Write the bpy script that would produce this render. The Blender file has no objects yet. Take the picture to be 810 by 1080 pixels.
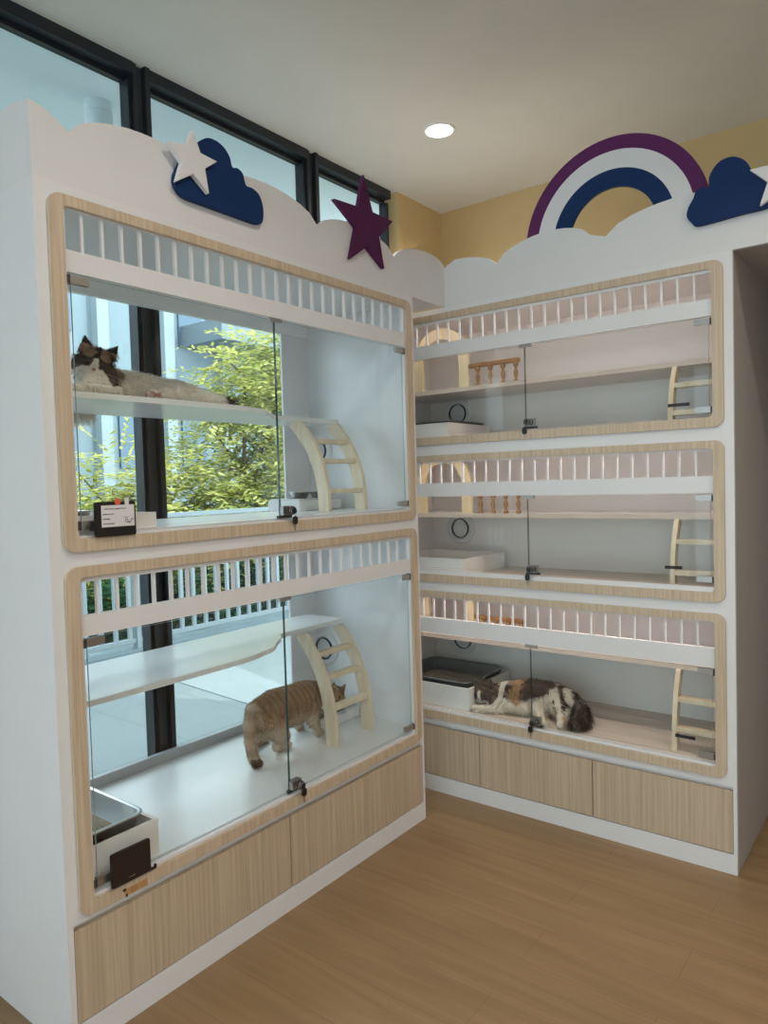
import bpy, bmesh, math, random
from mathutils import Vector, Matrix
C = bpy.context.scene.collection
PI = math.pi
random.seed(7)
TOP = {}

# ------------------------------------------------------------------ materials
def nt(name):
    m = bpy.data.materials.new(name); m.use_nodes = True
    t = m.node_tree; t.nodes.clear()
    out = t.nodes.new('ShaderNodeOutputMaterial')
    return m, t, out
def N(t, kind, **kw):
    n = t.nodes.new(kind)
    for k, v in kw.items():
        if hasattr(n, k) and not isinstance(getattr(n, k), bpy.types.bpy_prop_collection): setattr(n, k, v)
        else: n.inputs[k].default_value = v
    return n
def plain(name, col, rough=.5, metal=0, bump=0, bscale=200, spec=.5, var=.03):
    m, t, out = nt(name)
    b = t.nodes.new('ShaderNodeBsdfPrincipled')
    b.inputs['Roughness'].default_value = rough; b.inputs['Metallic'].default_value = metal
    b.inputs['Specular IOR Level'].default_value = spec
    tc = t.nodes.new('ShaderNodeTexCoord')
    nz = t.nodes.new('ShaderNodeTexNoise'); nz.inputs['Scale'].default_value = 6; nz.inputs['Detail'].default_value = 4
    t.links.new(tc.outputs['Object'], nz.inputs['Vector'])
    mx = t.nodes.new('ShaderNodeMix'); mx.data_type = 'RGBA'
    mx.inputs[6].default_value = (*[max(0, c*(1-var)) for c in col], 1); mx.inputs[7].default_value = (*[min(1, c*(1+var)) for c in col], 1)
    t.links.new(nz.outputs['Fac'], mx.inputs[0]); t.links.new(mx.outputs[2], b.inputs['Base Color'])
    if bump:
        n2 = t.nodes.new('ShaderNodeTexNoise'); n2.inputs['Scale'].default_value = bscale; n2.inputs['Detail'].default_value = 3
        bp = t.nodes.new('ShaderNodeBump'); bp.inputs['Strength'].default_value = bump; bp.inputs['Distance'].default_value = .002
        t.links.new(tc.outputs['Object'], n2.inputs['Vector']); t.links.new(n2.outputs['Fac'], bp.inputs['Height']); t.links.new(bp.outputs[0], b.inputs['Normal'])
    t.links.new(b.outputs[0], out.inputs[0])
    return m
def wood(name, c1, c2, scale=(70, 70, 2.5), rough=.45):
    m, t, out = nt(name)
    b = t.nodes.new('ShaderNodeBsdfPrincipled'); b.inputs['Roughness'].default_value = rough
    g = t.nodes.new('ShaderNodeNewGeometry')
    mp = t.nodes.new('ShaderNodeMapping'); mp.inputs['Scale'].default_value = scale
    t.links.new(g.outputs['Position'], mp.inputs[0])
    n1 = t.nodes.new('ShaderNodeTexNoise'); n1.inputs['Scale'].default_value = 1; n1.inputs['Detail'].default_value = 5; n1.inputs['Distortion'].default_value = .5
    t.links.new(mp.outputs[0], n1.inputs['Vector'])
    r = t.nodes.new('ShaderNodeValToRGB'); r.color_ramp.elements[0].position = .34; r.color_ramp.elements[1].position = .66
    r.color_ramp.elements[0].color = (*c1, 1); r.color_ramp.elements[1].color = (*c2, 1)
    t.links.new(n1.outputs['Fac'], r.inputs[0]); t.links.new(r.outputs[0], b.inputs['Base Color'])
    bp = t.nodes.new('ShaderNodeBump'); bp.inputs['Strength'].default_value = .08; bp.inputs['Distance'].default_value = .001
    t.links.new(n1.outputs['Fac'], bp.inputs['Height']); t.links.new(bp.outputs[0], b.inputs['Normal'])
    t.links.new(b.outputs[0], out.inputs[0])
    return m
def glass(name, tint, refl=1.0):
    m, t, out = nt(name)
    tr = t.nodes.new('ShaderNodeBsdfTransparent'); tr.inputs[0].default_value = (*tint, 1)
    gl = t.nodes.new('ShaderNodeBsdfGlossy'); gl.inputs['Roughness'].default_value = 0.0
    g = t.nodes.new('ShaderNodeNewGeometry')
    mi = t.nodes.new('ShaderNodeMapRange'); mi.inputs['To Min'].default_value = 1.45; mi.inputs['To Max'].default_value = 1/1.45
    t.links.new(g.outputs['Backfacing'], mi.inputs['Value'])
    f = t.nodes.new('ShaderNodeFresnel'); t.links.new(mi.outputs[0], f.inputs['IOR'])
    mu = t.nodes.new('ShaderNodeMath'); mu.operation = 'MULTIPLY'; mu.inputs[1].default_value = refl
    t.links.new(f.outputs[0], mu.inputs[0])
    mx = t.nodes.new('ShaderNodeMixShader')
    t.links.new(mu.outputs[0], mx.inputs[0]); t.links.new(tr.outputs[0], mx.inputs[1]); t.links.new(gl.outputs[0], mx.inputs[2])
    t.links.new(mx.outputs[0], out.inputs[0])
    return m
def emit(name, col, s):
    m, t, out = nt(name)
    e = t.nodes.new('ShaderNodeEmission'); e.inputs[0].default_value = (*col, 1); e.inputs[1].default_value = s
    t.links.new(e.outputs[0], out.inputs[0]); return m
def attr_mat(name, rough=.8, sheen=.0, trans=0):
    m, t, out = nt(name)
    b = t.nodes.new('ShaderNodeBsdfPrincipled'); b.inputs['Roughness'].default_value = rough; b.inputs['Specular IOR Level'].default_value = .15
    a = t.nodes.new('ShaderNodeAttribute'); a.attribute_name = 'fur_colour'
    t.links.new(a.outputs['Color'], b.inputs['Base Color'])
    if trans:
        tl = t.nodes.new('ShaderNodeBsdfTranslucent'); t.links.new(a.outputs['Color'], tl.inputs[0])
        mx = t.nodes.new('ShaderNodeMixShader'); mx.inputs[0].default_value = trans
        t.links.new(b.outputs[0], mx.inputs[1]); t.links.new(tl.outputs[0], mx.inputs[2]); t.links.new(mx.outputs[0], out.inputs[0])
    else: t.links.new(b.outputs[0], out.inputs[0])
    return m
def floor_mat():
    m, t, out = nt('brown_vinyl_plank')
    b = t.nodes.new('ShaderNodeBsdfPrincipled'); b.inputs['Roughness'].default_value = .42; b.inputs['Specular IOR Level'].default_value = .4
    g = t.nodes.new('ShaderNodeNewGeometry')
    mp = t.nodes.new('ShaderNodeMapping'); mp.inputs['Scale'].default_value = (1.2, 16, 1); mp.inputs['Rotation'].default_value = (0, 0, .02)
    t.links.new(g.outputs['Position'], mp.inputs[0])
    n1 = t.nodes.new('ShaderNodeTexNoise'); n1.inputs['Scale'].default_value = 1.3; n1.inputs['Detail'].default_value = 6; n1.inputs['Distortion'].default_value = .6
    t.links.new(mp.outputs[0], n1.inputs['Vector'])
    r = t.nodes.new('ShaderNodeValToRGB'); r.color_ramp.elements[0].position = .3; r.color_ramp.elements[1].position = .72
    r.color_ramp.elements[0].color = (.255, .158, .075, 1); r.color_ramp.elements[1].color = (.33, .212, .108, 1)
    t.links.new(n1.outputs['Fac'], r.inputs[0])
    br = t.nodes.new('ShaderNodeTexBrick'); br.offset = .35
    br.inputs['Scale'].default_value = 1; br.inputs['Brick Width'].default_value = 1.2; br.inputs['Row Height'].default_value = .18; br.inputs['Mortar Size'].default_value = .0012
    br.inputs['Color1'].default_value = (1, 1, 1, 1); br.inputs['Color2'].default_value = (.93, .93, .93, 1); br.inputs['Mortar'].default_value = (.72, .72, .72, 1)
    t.links.new(g.outputs['Position'], br.inputs['Vector'])
    mx = t.nodes.new('ShaderNodeMix'); mx.data_type = 'RGBA'; mx.blend_type = 'MULTIPLY'; mx.inputs[0].default_value = 1
    t.links.new(r.outputs[0], mx.inputs[6]); t.links.new(br.outputs[0], mx.inputs[7]); t.links.new(mx.outputs[2], b.inputs['Base Color'])
    t.links.new(b.outputs[0], out.inputs[0]); return m
def tile_mat(name, c1, c2, mort, w, h):
    m, t, out = nt(name)
    b = t.nodes.new('ShaderNodeBsdfPrincipled'); b.inputs['Roughness'].default_value = .5
    g = t.nodes.new('ShaderNodeNewGeometry')
    br = t.nodes.new('ShaderNodeTexBrick'); br.offset = 0
    br.inputs['Scale'].default_value = 1; br.inputs['Brick Width'].default_value = w; br.inputs['Row Height'].default_value = h; br.inputs['Mortar Size'].default_value = .006
    br.inputs['Color1'].default_value = (*c1, 1); br.inputs['Color2'].default_value = (*c2, 1); br.inputs['Mortar'].default_value = (*mort, 1)
    t.links.new(g.outputs['Position'], br.inputs['Vector']); t.links.new(br.outputs[0], b.inputs['Base Color'])
    t.links.new(b.outputs[0], out.inputs[0]); return m

M = dict(
    white=plain('white_laminate', (.76, .755, .76), .38),
    gloss=plain('satin_white_board', (.86, .86, .855), .22),
    crest=plain('matt_white_board', (.74, .73, .735), .55),
    inner=plain('cell_lining', (.86, .81, .78), .45),
    ash=wood('pale_ash_trim', (.50, .385, .265), (.64, .515, .38), (110, 110, 3)),
    drawer=wood('pale_oak_drawer', (.46, .355, .245), (.60, .48, .35), (95, 95, 1.8)),
    pine=wood('pine', (.68, .56, .40), (.78, .67, .51), (30, 30, 4)),
    yellowpine=wood('yellow_pine', (.72, .60, .36), (.80, .69, .46), (30, 30, 4)),
    turned=wood('turned_wood', (.27, .135, .05), (.37, .20, .085), (40, 40, 6)),
    cellfloor=wood('pale_wood_floor', (.62, .51, .43), (.70, .60, .52), (3, 50, 3)),
    floor=floor_mat(),
    ceil=plain('ceiling_paint', (.66, .64, .58), .9),
    yellow=plain('yellow_wall_paint', (.56, .41, .20), .85, bump=.1, bscale=90),
    wall=plain('white_wall_paint', (.72, .71, .69), .9),
    shadegrey=plain('passage_shade_grey', (.42, .38, .35), .8),  # shade of the passage put into the colour of end panel, wall and lintel
    dark=plain('black_aluminium', (.012, .014, .018), .35),
    sill=plain('grey_sill', (.40, .41, .42), .5),
    satin=plain('satin_white_floor', (.70, .70, .70), .3),
    alu=plain('grey_aluminium', (.10, .12, .135), .25, .6),
    steel=plain('brushed_steel', (.62, .62, .62), .28, 1),
    hinge=plain('satin_nickel', (.42, .40, .38), .32, .9),
    black=plain('black_plastic', (.012, .009, .009), .4),
    brownblack=plain('dark_brown_plastic', (.022, .013, .012), .35),
    gasket=plain('dark_gasket', (.04, .04, .045), .5),
    navy=plain('navy_board', (.003, .026, .105), .6, spec=.25),
    purple=plain('purple_board', (.085, .010, .066), .6, spec=.3),
    arcpurple=plain('purple_arc_board', (.105, .014, .095), .6, spec=.3),
    litter=plain('clay_litter', (.34, .29, .23), .95, bump=1, bscale=260, var=.5),
    traydark=plain('grey_tray', (.16, .17, .18), .35, .5),
    paper=plain('white_card', (.72, .69, .70), .7),
    ink=plain('black_ink', (.02, .02, .02), .7),
    red=plain('orange_sticker', (.75, .12, .05), .6),
    bare=wood('bare_chipboard', (.38, .19, .07), (.52, .29, .12)),
    doorglass=glass('door_glass', (.965, .982, .978), .5),
    glassedge=plain('glass_edge', (.02, .055, .05), .2),
    glasspale=plain('glass_edge_pale', (.45, .52, .50), .2),
    window=glass('window_glass', (.86, .93, .94), .8),
    lamp=emit('downlight_diffuser', (1, .93, .82), 14),
    lampring=plain('lamp_ring', (.8, .78, .74), .5),
    soffit=plain('terrace_soffit', (.80, .85, .86), .8),
    terrace=tile_mat('terrace_tiles', (.19, .215, .22), (.21, .235, .24), (.15, .175, .18), .9, .6),
    paleband=plain('pale_floor_band', (.255, .28, .285), .6),  # paler band across the terrace floor
    kerb=plain('grey_kerb', (.20, .25, .27), .8, bump=.5, bscale=60, var=.25),
    rail=plain('white_railing_paint', (.72, .76, .78), .45),
    railgrey=plain('pale_grey_railing_paint', (.30, .34, .355), .5),
    facade=plain('pale_facade', (.205, .26, .29), .7),
    facade2=plain('facade_pilaster', (.29, .34, .36), .7),
    fglass=plain('facade_window', (.10, .16, .22), .2),
    facadegrey=plain('facade_canopy', (.16, .20, .23), .6),
    bark=plain('tree_bark', (.11, .075, .05), .9, bump=.8, bscale=60, var=.3),
    ground=plain('garden_ground', (.06, .08, .05), .95, var=.3),
)
def leaf_mat(name, a, b_):
    m, t, out = nt(name)
    oi = t.nodes.new('ShaderNodeNewGeometry')
    r = t.nodes.new('ShaderNodeValToRGB'); r.color_ramp.elements[0].color = (*a, 1); r.color_ramp.elements[1].color = (*b_, 1)
    t.links.new(oi.outputs['Random Per Island'], r.inputs[0])
    d = t.nodes.new('ShaderNodeBsdfDiffuse'); tl = t.nodes.new('ShaderNodeBsdfTranslucent')
    t.links.new(r.outputs[0], d.inputs[0]); t.links.new(r.outputs[0], tl.inputs[0])
    mx = t.nodes.new('ShaderNodeMixShader'); mx.inputs[0].default_value = .45
    t.links.new(d.outputs[0], mx.inputs[1]); t.links.new(tl.outputs[0], mx.inputs[2]); t.links.new(mx.outputs[0], out.inputs[0])
    return m
M['leaf_yellow'] = leaf_mat('yellow_green_leaves', (.24, .29, .06), (.72, .66, .25))
M['leaf_green'] = leaf_mat('green_leaves', (.12, .21, .05), (.50, .53, .16))
M['leaf_dark'] = leaf_mat('dark_leaves', (.012, .045, .025), (.05, .11, .045))

# ------------------------------------------------------------------ mesh builder
class MB:
    def __init__(s): s.v = []; s.f = []; s.m = []
    def add(s, vs, fs, mi=0):
        o = len(s.v); s.v += [tuple(p) for p in vs]
        for f in fs: s.f.append(tuple(o+i for i in f)); s.m.append(mi)
    def box(s, a, b, mi=0, W=None):
        x0, y0, z0 = a; x1, y1, z1 = b
        P = [(x, y, z) for z in (z0, z1) for y in (y0, y1) for x in (x0, x1)]
        if W: P = [W(*p) for p in P]
        s.add(P, [(0, 1, 3, 2), (4, 6, 7, 5), (0, 4, 5, 1), (2, 3, 7, 6), (0, 2, 6, 4), (1, 5, 7, 3)], mi)
        return s
    def prism(s, poly, d0, d1, W, mi=0):
        # poly of (s, z) in a plane, extruded from depth d0 to d1; W(s, d, z) -> world
        n = len(poly)
        P = [W(a, d0, b) for a, b in poly] + [W(a, d1, b) for a, b in poly]
        s.add(P, [tuple(range(n))[::-1], tuple(range(n, 2*n))] + [(i, (i+1) % n, n+(i+1) % n, n+i) for i in range(n)], mi)
        return s
    def ring(s, outer, inner, d0, d1, W, mi=0):
        n = len(outer)
        P = [W(a, d, b) for d in (d0, d1) for a, b in outer] + [W(a, d, b) for d in (d0, d1) for a, b in inner]
        F = []
        for i in range(n):
            j = (i+1) % n
            F += [(i, j, n+j, n+i), (2*n+i, 3*n+i, 3*n+j, 2*n+j), (n+i, n+j, 3*n+j, 3*n+i), (i, 2*n+i, 2*n+j, j)]
        s.add(P, F, mi); return s
    def tube(s, pts, r, seg=8, mi=0):
        pts = [Vector(p) for p in pts]; rs = r if isinstance(r, (list, tuple)) else [r]*len(pts)
        P = []; F = []
        up = None
        for i, p in enumerate(pts):
            d = (pts[min(i+1, len(pts)-1)]-pts[max(i-1, 0)]).normalized()
            if up is None: up = Vector((0, 0, 1)) if abs(d.z) < .9 else Vector((1, 0, 0))
            a = d.cross(up).normalized(); b = a.cross(d).normalized(); up = b
            for k in range(seg):
                t = 2*PI*k/seg; P.append(p+(a*math.cos(t)+b*math.sin(t))*rs[i])
        for i in range(len(pts)-1):
            for k in range(seg):
                F.append((i*seg+k, i*seg+(k+1) % seg, (i+1)*seg+(k+1) % seg, (i+1)*seg+k))
        F.append(tuple(range(seg))[::-1]); F.append(tuple(range((len(pts)-1)*seg, len(pts)*seg)))
        s.add(P, F, mi); return s
    def lathe(s, prof, c, axis=(0, 0, 1), seg=16, mi=0):
        ax = Vector(axis).normalized(); u = Vector((1, 0, 0)) if abs(ax.x) < .9 else Vector((0, 1, 0))
        a = ax.cross(u).normalized(); b = ax.cross(a); c = Vector(c); P = []; F = []
        for r, h in prof:
            for k in range(seg):
                t = 2*PI*k/seg; P.append(c+ax*h+(a*math.cos(t)+b*math.sin(t))*r)
        for i in range(len(prof)-1):
            for k in range(seg): F.append((i*seg+k, i*seg+(k+1) % seg, (i+1)*seg+(k+1) % seg, (i+1)*seg+k))
        F.append(tuple(range(seg))[::-1]); F.append(tuple(range((len(prof)-1)*seg, len(prof)*seg)))
        s.add(P, F, mi); return s
    def build(s, name, mats, parent=None, bevel=0, smooth=False, fixn=True, origin=None):
        if not isinstance(mats, (list, tuple)): mats = [mats]
        V = [Vector(p) for p in s.v]
        lo = Vector([min(p[i] for p in V) for i in range(3)]); hi = Vector([max(p[i] for p in V) for i in range(3)])
        org = Vector(origin) if origin is not None else Vector(((lo.x+hi.x)/2, (lo.y+hi.y)/2, lo.z))
        me = bpy.data.meshes.new(name)
        me.from_pydata([p-org for p in V], [], s.f)
        for m in mats: me.materials.append(m)
        for p, mi in zip(me.polygons, s.m): p.material_index = mi
        if fixn or bevel:
            bm = bmesh.new(); bm.from_mesh(me)
            bmesh.ops.recalc_face_normals(bm, faces=bm.faces)
            if bevel:
                es = [e for e in bm.edges if len(e.link_faces) == 2 and e.calc_face_angle(0) > .6]
                bmesh.ops.bevel(bm, geom=es, offset=bevel, segments=2, affect='EDGES', clamp_overlap=True)
            bm.to_mesh(me); bm.free()
        if smooth:
            for p in me.polygons: p.use_smooth = True
        o = bpy.data.objects.new(name, me); C.objects.link(o)
        link(o, org, parent)
        return o
def link(o, org, parent):
    TOP[o.name] = Vector(org)
    if parent is None: o.location = org
    else:
        o.parent = parent; o.location = Vector(org)-TOP[parent.name]
def thing(name, label, cat, loc, group=None):
    o = bpy.data.objects.new(name, None); C.objects.link(o); o.empty_display_size = .05
    o.location = loc; TOP[o.name] = Vector(loc)
    return tag(o, label, cat, group)
def tag(o, label, cat, group=None, kind=None):
    o['label'] = label; o['category'] = cat
    if group: o['group'] = group
    if kind: o['kind'] = kind
    return o
def struct(o): o['kind'] = 'structure'; return o
def dup(root, delta, label=None):
    r = root.copy(); C.objects.link(r); r.location = root.location+Vector(delta); TOP[r.name] = TOP[root.name]+Vector(delta)
    if label: r['label'] = label
    for ch in list(root.children):
        c = ch.copy(); C.objects.link(c); c.parent = r; TOP[c.name] = TOP[ch.name]+Vector(delta)
        for g in list(ch.children):
            d = g.copy(); C.objects.link(d); d.parent = c
    return r
def dup_part(o, parent, delta):
    c = o.copy(); C.objects.link(c); c.parent = parent; c.location = o.location+Vector(delta); TOP[c.name] = TOP[o.name]+Vector(delta); return c
def rrect(s0, s1, z0, z1, r, n=6):
    P = []
    for cx, cz, a0 in ((s1-r, z1-r, 0), (s0+r, z1-r, PI/2), (s0+r, z0+r, PI), (s1-r, z0+r, 1.5*PI)):
        for k in range(n+1):
            a = a0+PI/2*k/n; P.append((cx+r*math.cos(a), cz+r*math.sin(a)))
    return P
def spline(pts, n=6, closed=True):
    out = []; L = len(pts)
    rng = range(L) if closed else range(L-1)
    for i in rng:
        p0, p1, p2, p3 = [pts[(i+k-1) % L] if closed else pts[min(max(i+k-1, 0), L-1)] for k in range(4)]
        for k in range(n):
            t = k/n
            out.append(tuple(.5*((2*p1[j])+(-p0[j]+p2[j])*t+(2*p0[j]-5*p1[j]+4*p2[j]-p3[j])*t*t+(-p0[j]+3*p1[j]-3*p2[j]+p3[j])*t**3) for j in range(2)))
    if not closed: out.append(pts[-1])
    return out

CELL_FILL = 1.75  # power of the fill lamps added inside the three-tier cells
# the two cabinet fronts: s along the front, d out into the room, z up
YR = .168
WL = lambda s, d, z: (d, s, z)
WR = lambda s, d, z: (s, YR-d, z)
XW, YB, ZC = -.66, 1.155, 3.15          # window plane, back wall, ceiling

# ------------------------------------------------------------------ room shell
X1, Y0 = 4.2, -5.4
struct(MB().box((XW-.06, Y0-.1, -.12), (X1+.1, YB+.1, 0)).build('floor', M['floor']))
struct(MB().box((XW-.12, Y0-.1, ZC), (X1+.1, YB+.1, ZC+.12)).build('ceiling', M['ceil']))
struct(MB().box((XW-.1, YB, 0), (X1+.1, YB+.1, ZC)).build('wall_back', M['yellow']))
struct(MB().box((XW-.1, .70, 0), (XW+.02, YB, ZC)).build('wall_left', M['yellow']))
struct(MB().box((XW-.12, Y0, 0), (XW+.02, -1.90, ZC)).build('wall_side', M['wall']))  # unseen stretch, made solid to hold daylight off the cabinet side
struct(MB().box((X1, Y0-.1, 0), (X1+.1, YB, ZC)).build('wall_right', M['wall']))
struct(MB().box((2.02, .19, 0), (2.12, YB, 2.299)).box((1.2225, YB-.03, 0), (2.02, YB-.005, 2.299)).build('wall_passage', M['shadegrey']))
# rear wall with a shop-front glazing
o = MB().box((XW-.06, Y0-.1, 2.75), (X1, Y0, ZC)).box((XW-.06, Y0-.1, 0), (-.4, Y0, 2.75)).box((3.9, Y0-.1, 0), (X1, Y0, 2.75)).build('wall_rear', M['wall']); struct(o)
# glazed left wall, bay by bay
def window(i, y0, y1):
    w = MB()
    z0, z1 = .0, ZC
    w.box((XW-.045, y0, z1-.045), (XW, y1, z1)).box((XW-.075, y0, z1-.062), (XW-.045, y1, z1-.01))
    w.box((XW-.075, y0, 0), (XW+.005, y1, .37))
    w.box((XW-.075, y0, .37), (XW-.02, y0+.014, z1-.062)).box((XW-.075, y1-.014, .37), (XW-.02, y1, z1-.062))
    o = struct(w.build('window_%d' % i, [M['dark']]))
    p = MB().box((XW-.058, y0+.012, .365), (XW-.052, y1-.012, z1-.055)).build('pane', M['window'], o)
    s = MB().box((XW+.013, y0-.034, .38), (XW+.034, y1+.034, .452)).build('sill_board', M['sill'], o)
    return o
MUL = [-1.855, -.955, .02, .70]
for i in range(len(MUL)-1): window(i+1, MUL[i]+.034, MUL[i+1]-.034)
for i, y in enumerate(MUL[:-1]):
    w = MB()
    w.box((XW-.09, y-.034, 0), (XW-.004, y-.018, ZC)).box((XW-.12, y+.012, 0), (XW+.008, y+.034, ZC)).box((XW-.08, y-.018, 0), (XW-.018, y+.012, ZC), 1)
    o = struct(w.build('trim_%d' % (i+1), [M['dark'], M['alu']]))
# rear shop windows
for i, (a, b) in enumerate([(-.4, 1.0), (1.0, 2.4), (2.4, 3.9)]):
    w = MB()
    for bx in [((a, Y0-.09, 0), (b, Y0-.01, .12)), ((a, Y0-.09, 2.67), (b, Y0-.01, 2.75)), ((a, Y0-.09, .12), (a+.05, Y0-.01, 2.67)), ((b-.05, Y0-.09, .12), (b, Y0-.01, 2.67))]: w.box(*bx)
    o = struct(w.build('window_%d' % (20+i), M['dark']))
    MB().box((a+.05, Y0-.055, .12), (b-.05, Y0-.048, 2.67)).build('pane', M['window'], o)

# ------------------------------------------------------------------ cabinets
def crest_profile(pts): return spline(pts, 5, False)
def scallop(valleys, lift):
    """points of a cloud edge running through the valleys with a round hump between each two"""
    P = []
    for (a, za), (b, zb), h in zip(valleys[:-1], valleys[1:], lift):
        for k in range(12):
            t = k/12; P.append((a+(b-a)*t, za+(zb-za)*t + h*(1-(2*t-1)**2)**.62))
    P.append(valleys[-1]); return P

def build_cabinet(root, W, spec):
    s0, s1, depth = spec['s0'], spec['s1'], spec['depth']
    cells = spec['cells']
    sp = spec['split']
    # carcass: sides, top, bottom, dividers
    m = MB()
    m.box((s0, -depth, 0), (s0+.018, -.018, 2.30), 0, W)
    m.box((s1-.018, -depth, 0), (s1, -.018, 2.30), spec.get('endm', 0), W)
    m.box((s0+.018, -depth, 2.28), (s1-.018, -.018, 2.298), 0, W)
    m.box((s0+.018, -depth+.02, .06), (s1-.018, -.02, .078), 0, W)
    m.build('carcass', [M['white'], M['shadegrey']], root)
    # front panel built round the openings
    f = MB(); T = -.018
    zs = [0] + [c[k] for c in cells for k in ('ob', 'ot', 'sb', 'st')] + [2.30]
    oa, ob = spec['open']
    dz0, dz1 = spec['drawer']; da, db = spec['drawers'][0][0], spec['drawers'][-1][1]
    f.box((s0, T, dz1+.016), (oa, 0, 2.30), 0, W).box((ob, T, dz1+.016), (s1, 0, 2.30), 0, W)
    f.box((s0, T, dz0-.004), (da, 0, dz1+.016), 0, W).box((db, T, dz0-.004), (s1, 0, dz1+.016), 0, W).box((s0, T, 0), (s1, 0, dz0-.004), 0, W)
    solid = [(dz1+.016, cells[0]['ob'])]
    for i, c in enumerate(cells):
        solid.append((c['ot'], c['sb']))
        solid.append((c['st'], cells[i+1]['ob'] if i+1 < len(cells) else 2.30))
    for a, b in solid: f.box((oa, T, a), (ob, 0, b), 0, W)
    f.build('front_panel', M['white'], root)
    f2 = MB().box((da+.003, -.034, dz1-.004), (db-.003, -.0185, dz1+.018), 0, W); f2.build('grip_rail', M['white'], root)
    # drawers
    for a, b in spec['drawers']:
        MB().box((a+.003, -.30, dz0+.02), (b-.003, -.016, dz1-.02), 1, W).box((a+.002, -.016, dz0), (b-.002, -.001, dz1), 0, W).build('drawer', [M['drawer'], M['white']], root)
    for i, c in enumerate(cells):
        # wooden rim round the cell
        a, b = spec['rim']
        MB().ring(rrect(a, b, c['rb'], c['rt'], .035), rrect(a+.039, b-.039, c['rb']+.037, c['rt']-.03, .016), .0, .012, W).build('rim', M['ash'], root, bevel=.0015)
        # bars
        n = 0; bar = None; s = spec['bar0']
        P0 = None
        while s < ob-.02:
            if bar is None:
                bar = MB().box((s-spec['barw'], -.016, c['sb']-.002), (s+spec['barw'], -.005, c['st']+.002), 0, W).build('bar', M['white'], root); P0 = Vector(W(s, 0, 0))
            else: dup_part(bar, root, Vector(W(s, 0, 0))-P0)
            s += .06
        # lining
        l = MB(); zf, zt = c['zf'], c['zt']; a, b = s0+.018, s1-.018; bd = -spec['back']
        cut = .07 if spec['backpanel'] is not None else 0
        l.box((a, bd+(cut if i else 0), zf-.018), (b, -.018, zf), 1, W)
        l.box((a, bd+(0 if i else cut), zt), (b, -.018, zt+.016), 0, W)
        l.box((a, bd, zf), (a+.002, -.018, zt), 0, W); l.box((b-.002, bd, zf), (b, -.018, zt), 0, W)
        if spec['backpanel'] is None: l.box((a, bd-.01, zf), (b, bd, zt), 0, W)
        else:
            l.box((spec['backpanel'], bd, zf), (b, bd+.01, zt), 0, W)
            l.box((a, bd, zt-.075), (b, bd+.02, zt), 2, W)
        l.build('lining', [M['inner'] if spec['backpanel'] is None else M['white'], M['cellfloor'] if spec['backpanel'] is None else M['satin'], M['gloss']], root)
        # shelf
        if spec['backpanel'] is not None:
            D = c['shelf_d']
            edge = spline([(a+.002, D[0]), (-1.2, D[0]+.005), (-.95, D[0]), (-.86, D[0]-.025), (-.79, D[0]-.045), (-.72, D[0]-.10), (-.66, D[0]-.14), (-.6, D[1]), (-.4, D[1]), (-.215, D[1])], 5, False)
            poly = edge + [(-.215, -.57), (a+.002, -.57)]
            Wt = (lambda s_, d_, z_: W(s_, z_, d_))          # extrude up: swap depth and height
            sh = MB().prism([(p, q) for p, q in poly], c['zs']-.018, c['zs'], Wt)
            sh.build('shelf', M['gloss'], root)
        else:
            MB().box((a+.002, bd, c['zs']-.018), (b-.002, c['shelf_d'], c['zs']-.0), 0, W).box((a+.002, c['shelf_d'], c['zs']-.019), (b-.002, c['shelf_d']+.002, c['zs']+.001), 1, W).build('shelf', [M['inner'], M['cellfloor']], root)
        # porthole cover
        pc = spec['port']; pz = c['port']
        pa = spec['port_axis']
        p = MB(); ctr = Vector(pc[:2]+(pz,))
        q = p.lathe([(.0, 0), (.083, 0), (.083, .006), (.075, .012), (.058, .012), (.05, .004), (.0, .004)], ctr, pa, 32).build('porthole', M['white'], root)
        g = MB().ring([(.051*math.cos(t*PI/20), .051*math.sin(t*PI/20)) for t in range(40)], [(.0482*math.cos(t*PI/20), .0482*math.sin(t*PI/20)) for t in range(40)], .0, .016,
                      (lambda u, d, v: tuple(ctr+Vector(pa)*d+Vector((u if pa[1] else 0, u if pa[0] else 0, v)))), 0)
        g.build('gasket', M['gasket'], q)
        # glass doors
        for k, (ga, gb) in enumerate(((oa+.012, sp-.002), (sp+.002, ob-.012))):
            z0, z1 = c['ob']+.012, c['ot']-.006
            g = MB()
            P = [W(*p) for p in ((ga, -.010, z0), (gb, -.010, z0), (gb, -.010, z1), (ga, -.010, z1), (ga, -.004, z0), (gb, -.004, z0), (gb, -.004, z1), (ga, -.004, z1))]
            g.add(P, [(0, 3, 2, 1), (4, 5, 6, 7)], 0); g.add(P, [(0, 4, 7, 3)], 2 if k == 0 else 1); g.add(P, [(1, 2, 6, 5)], 1 if k == 0 else 2); g.add(P, [(0, 1, 5, 4), (2, 3, 7, 6)], 2)
            d = MB(); d.v = g.v; d.f = g.f; d.m = g.m
            d = d.build('glass_door', [M['doorglass'], M['glassedge'], M['glasspale']], root)
            he = ga if k == 0 else gb; sg = 1 if k == 0 else -1
            for hz in (z0+.016, z1-.012):
                h = MB().box((he-.01*sg, -.013, hz-.011), (he+.05*sg, .002, hz+.011), 0, W).box((he-.014*sg, -.016, hz-.014), (he-.004*sg, .003, hz+.012), 1, W)
                h.build('hinge', [M['hinge'], M['gasket']], d, bevel=.0012)
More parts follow.
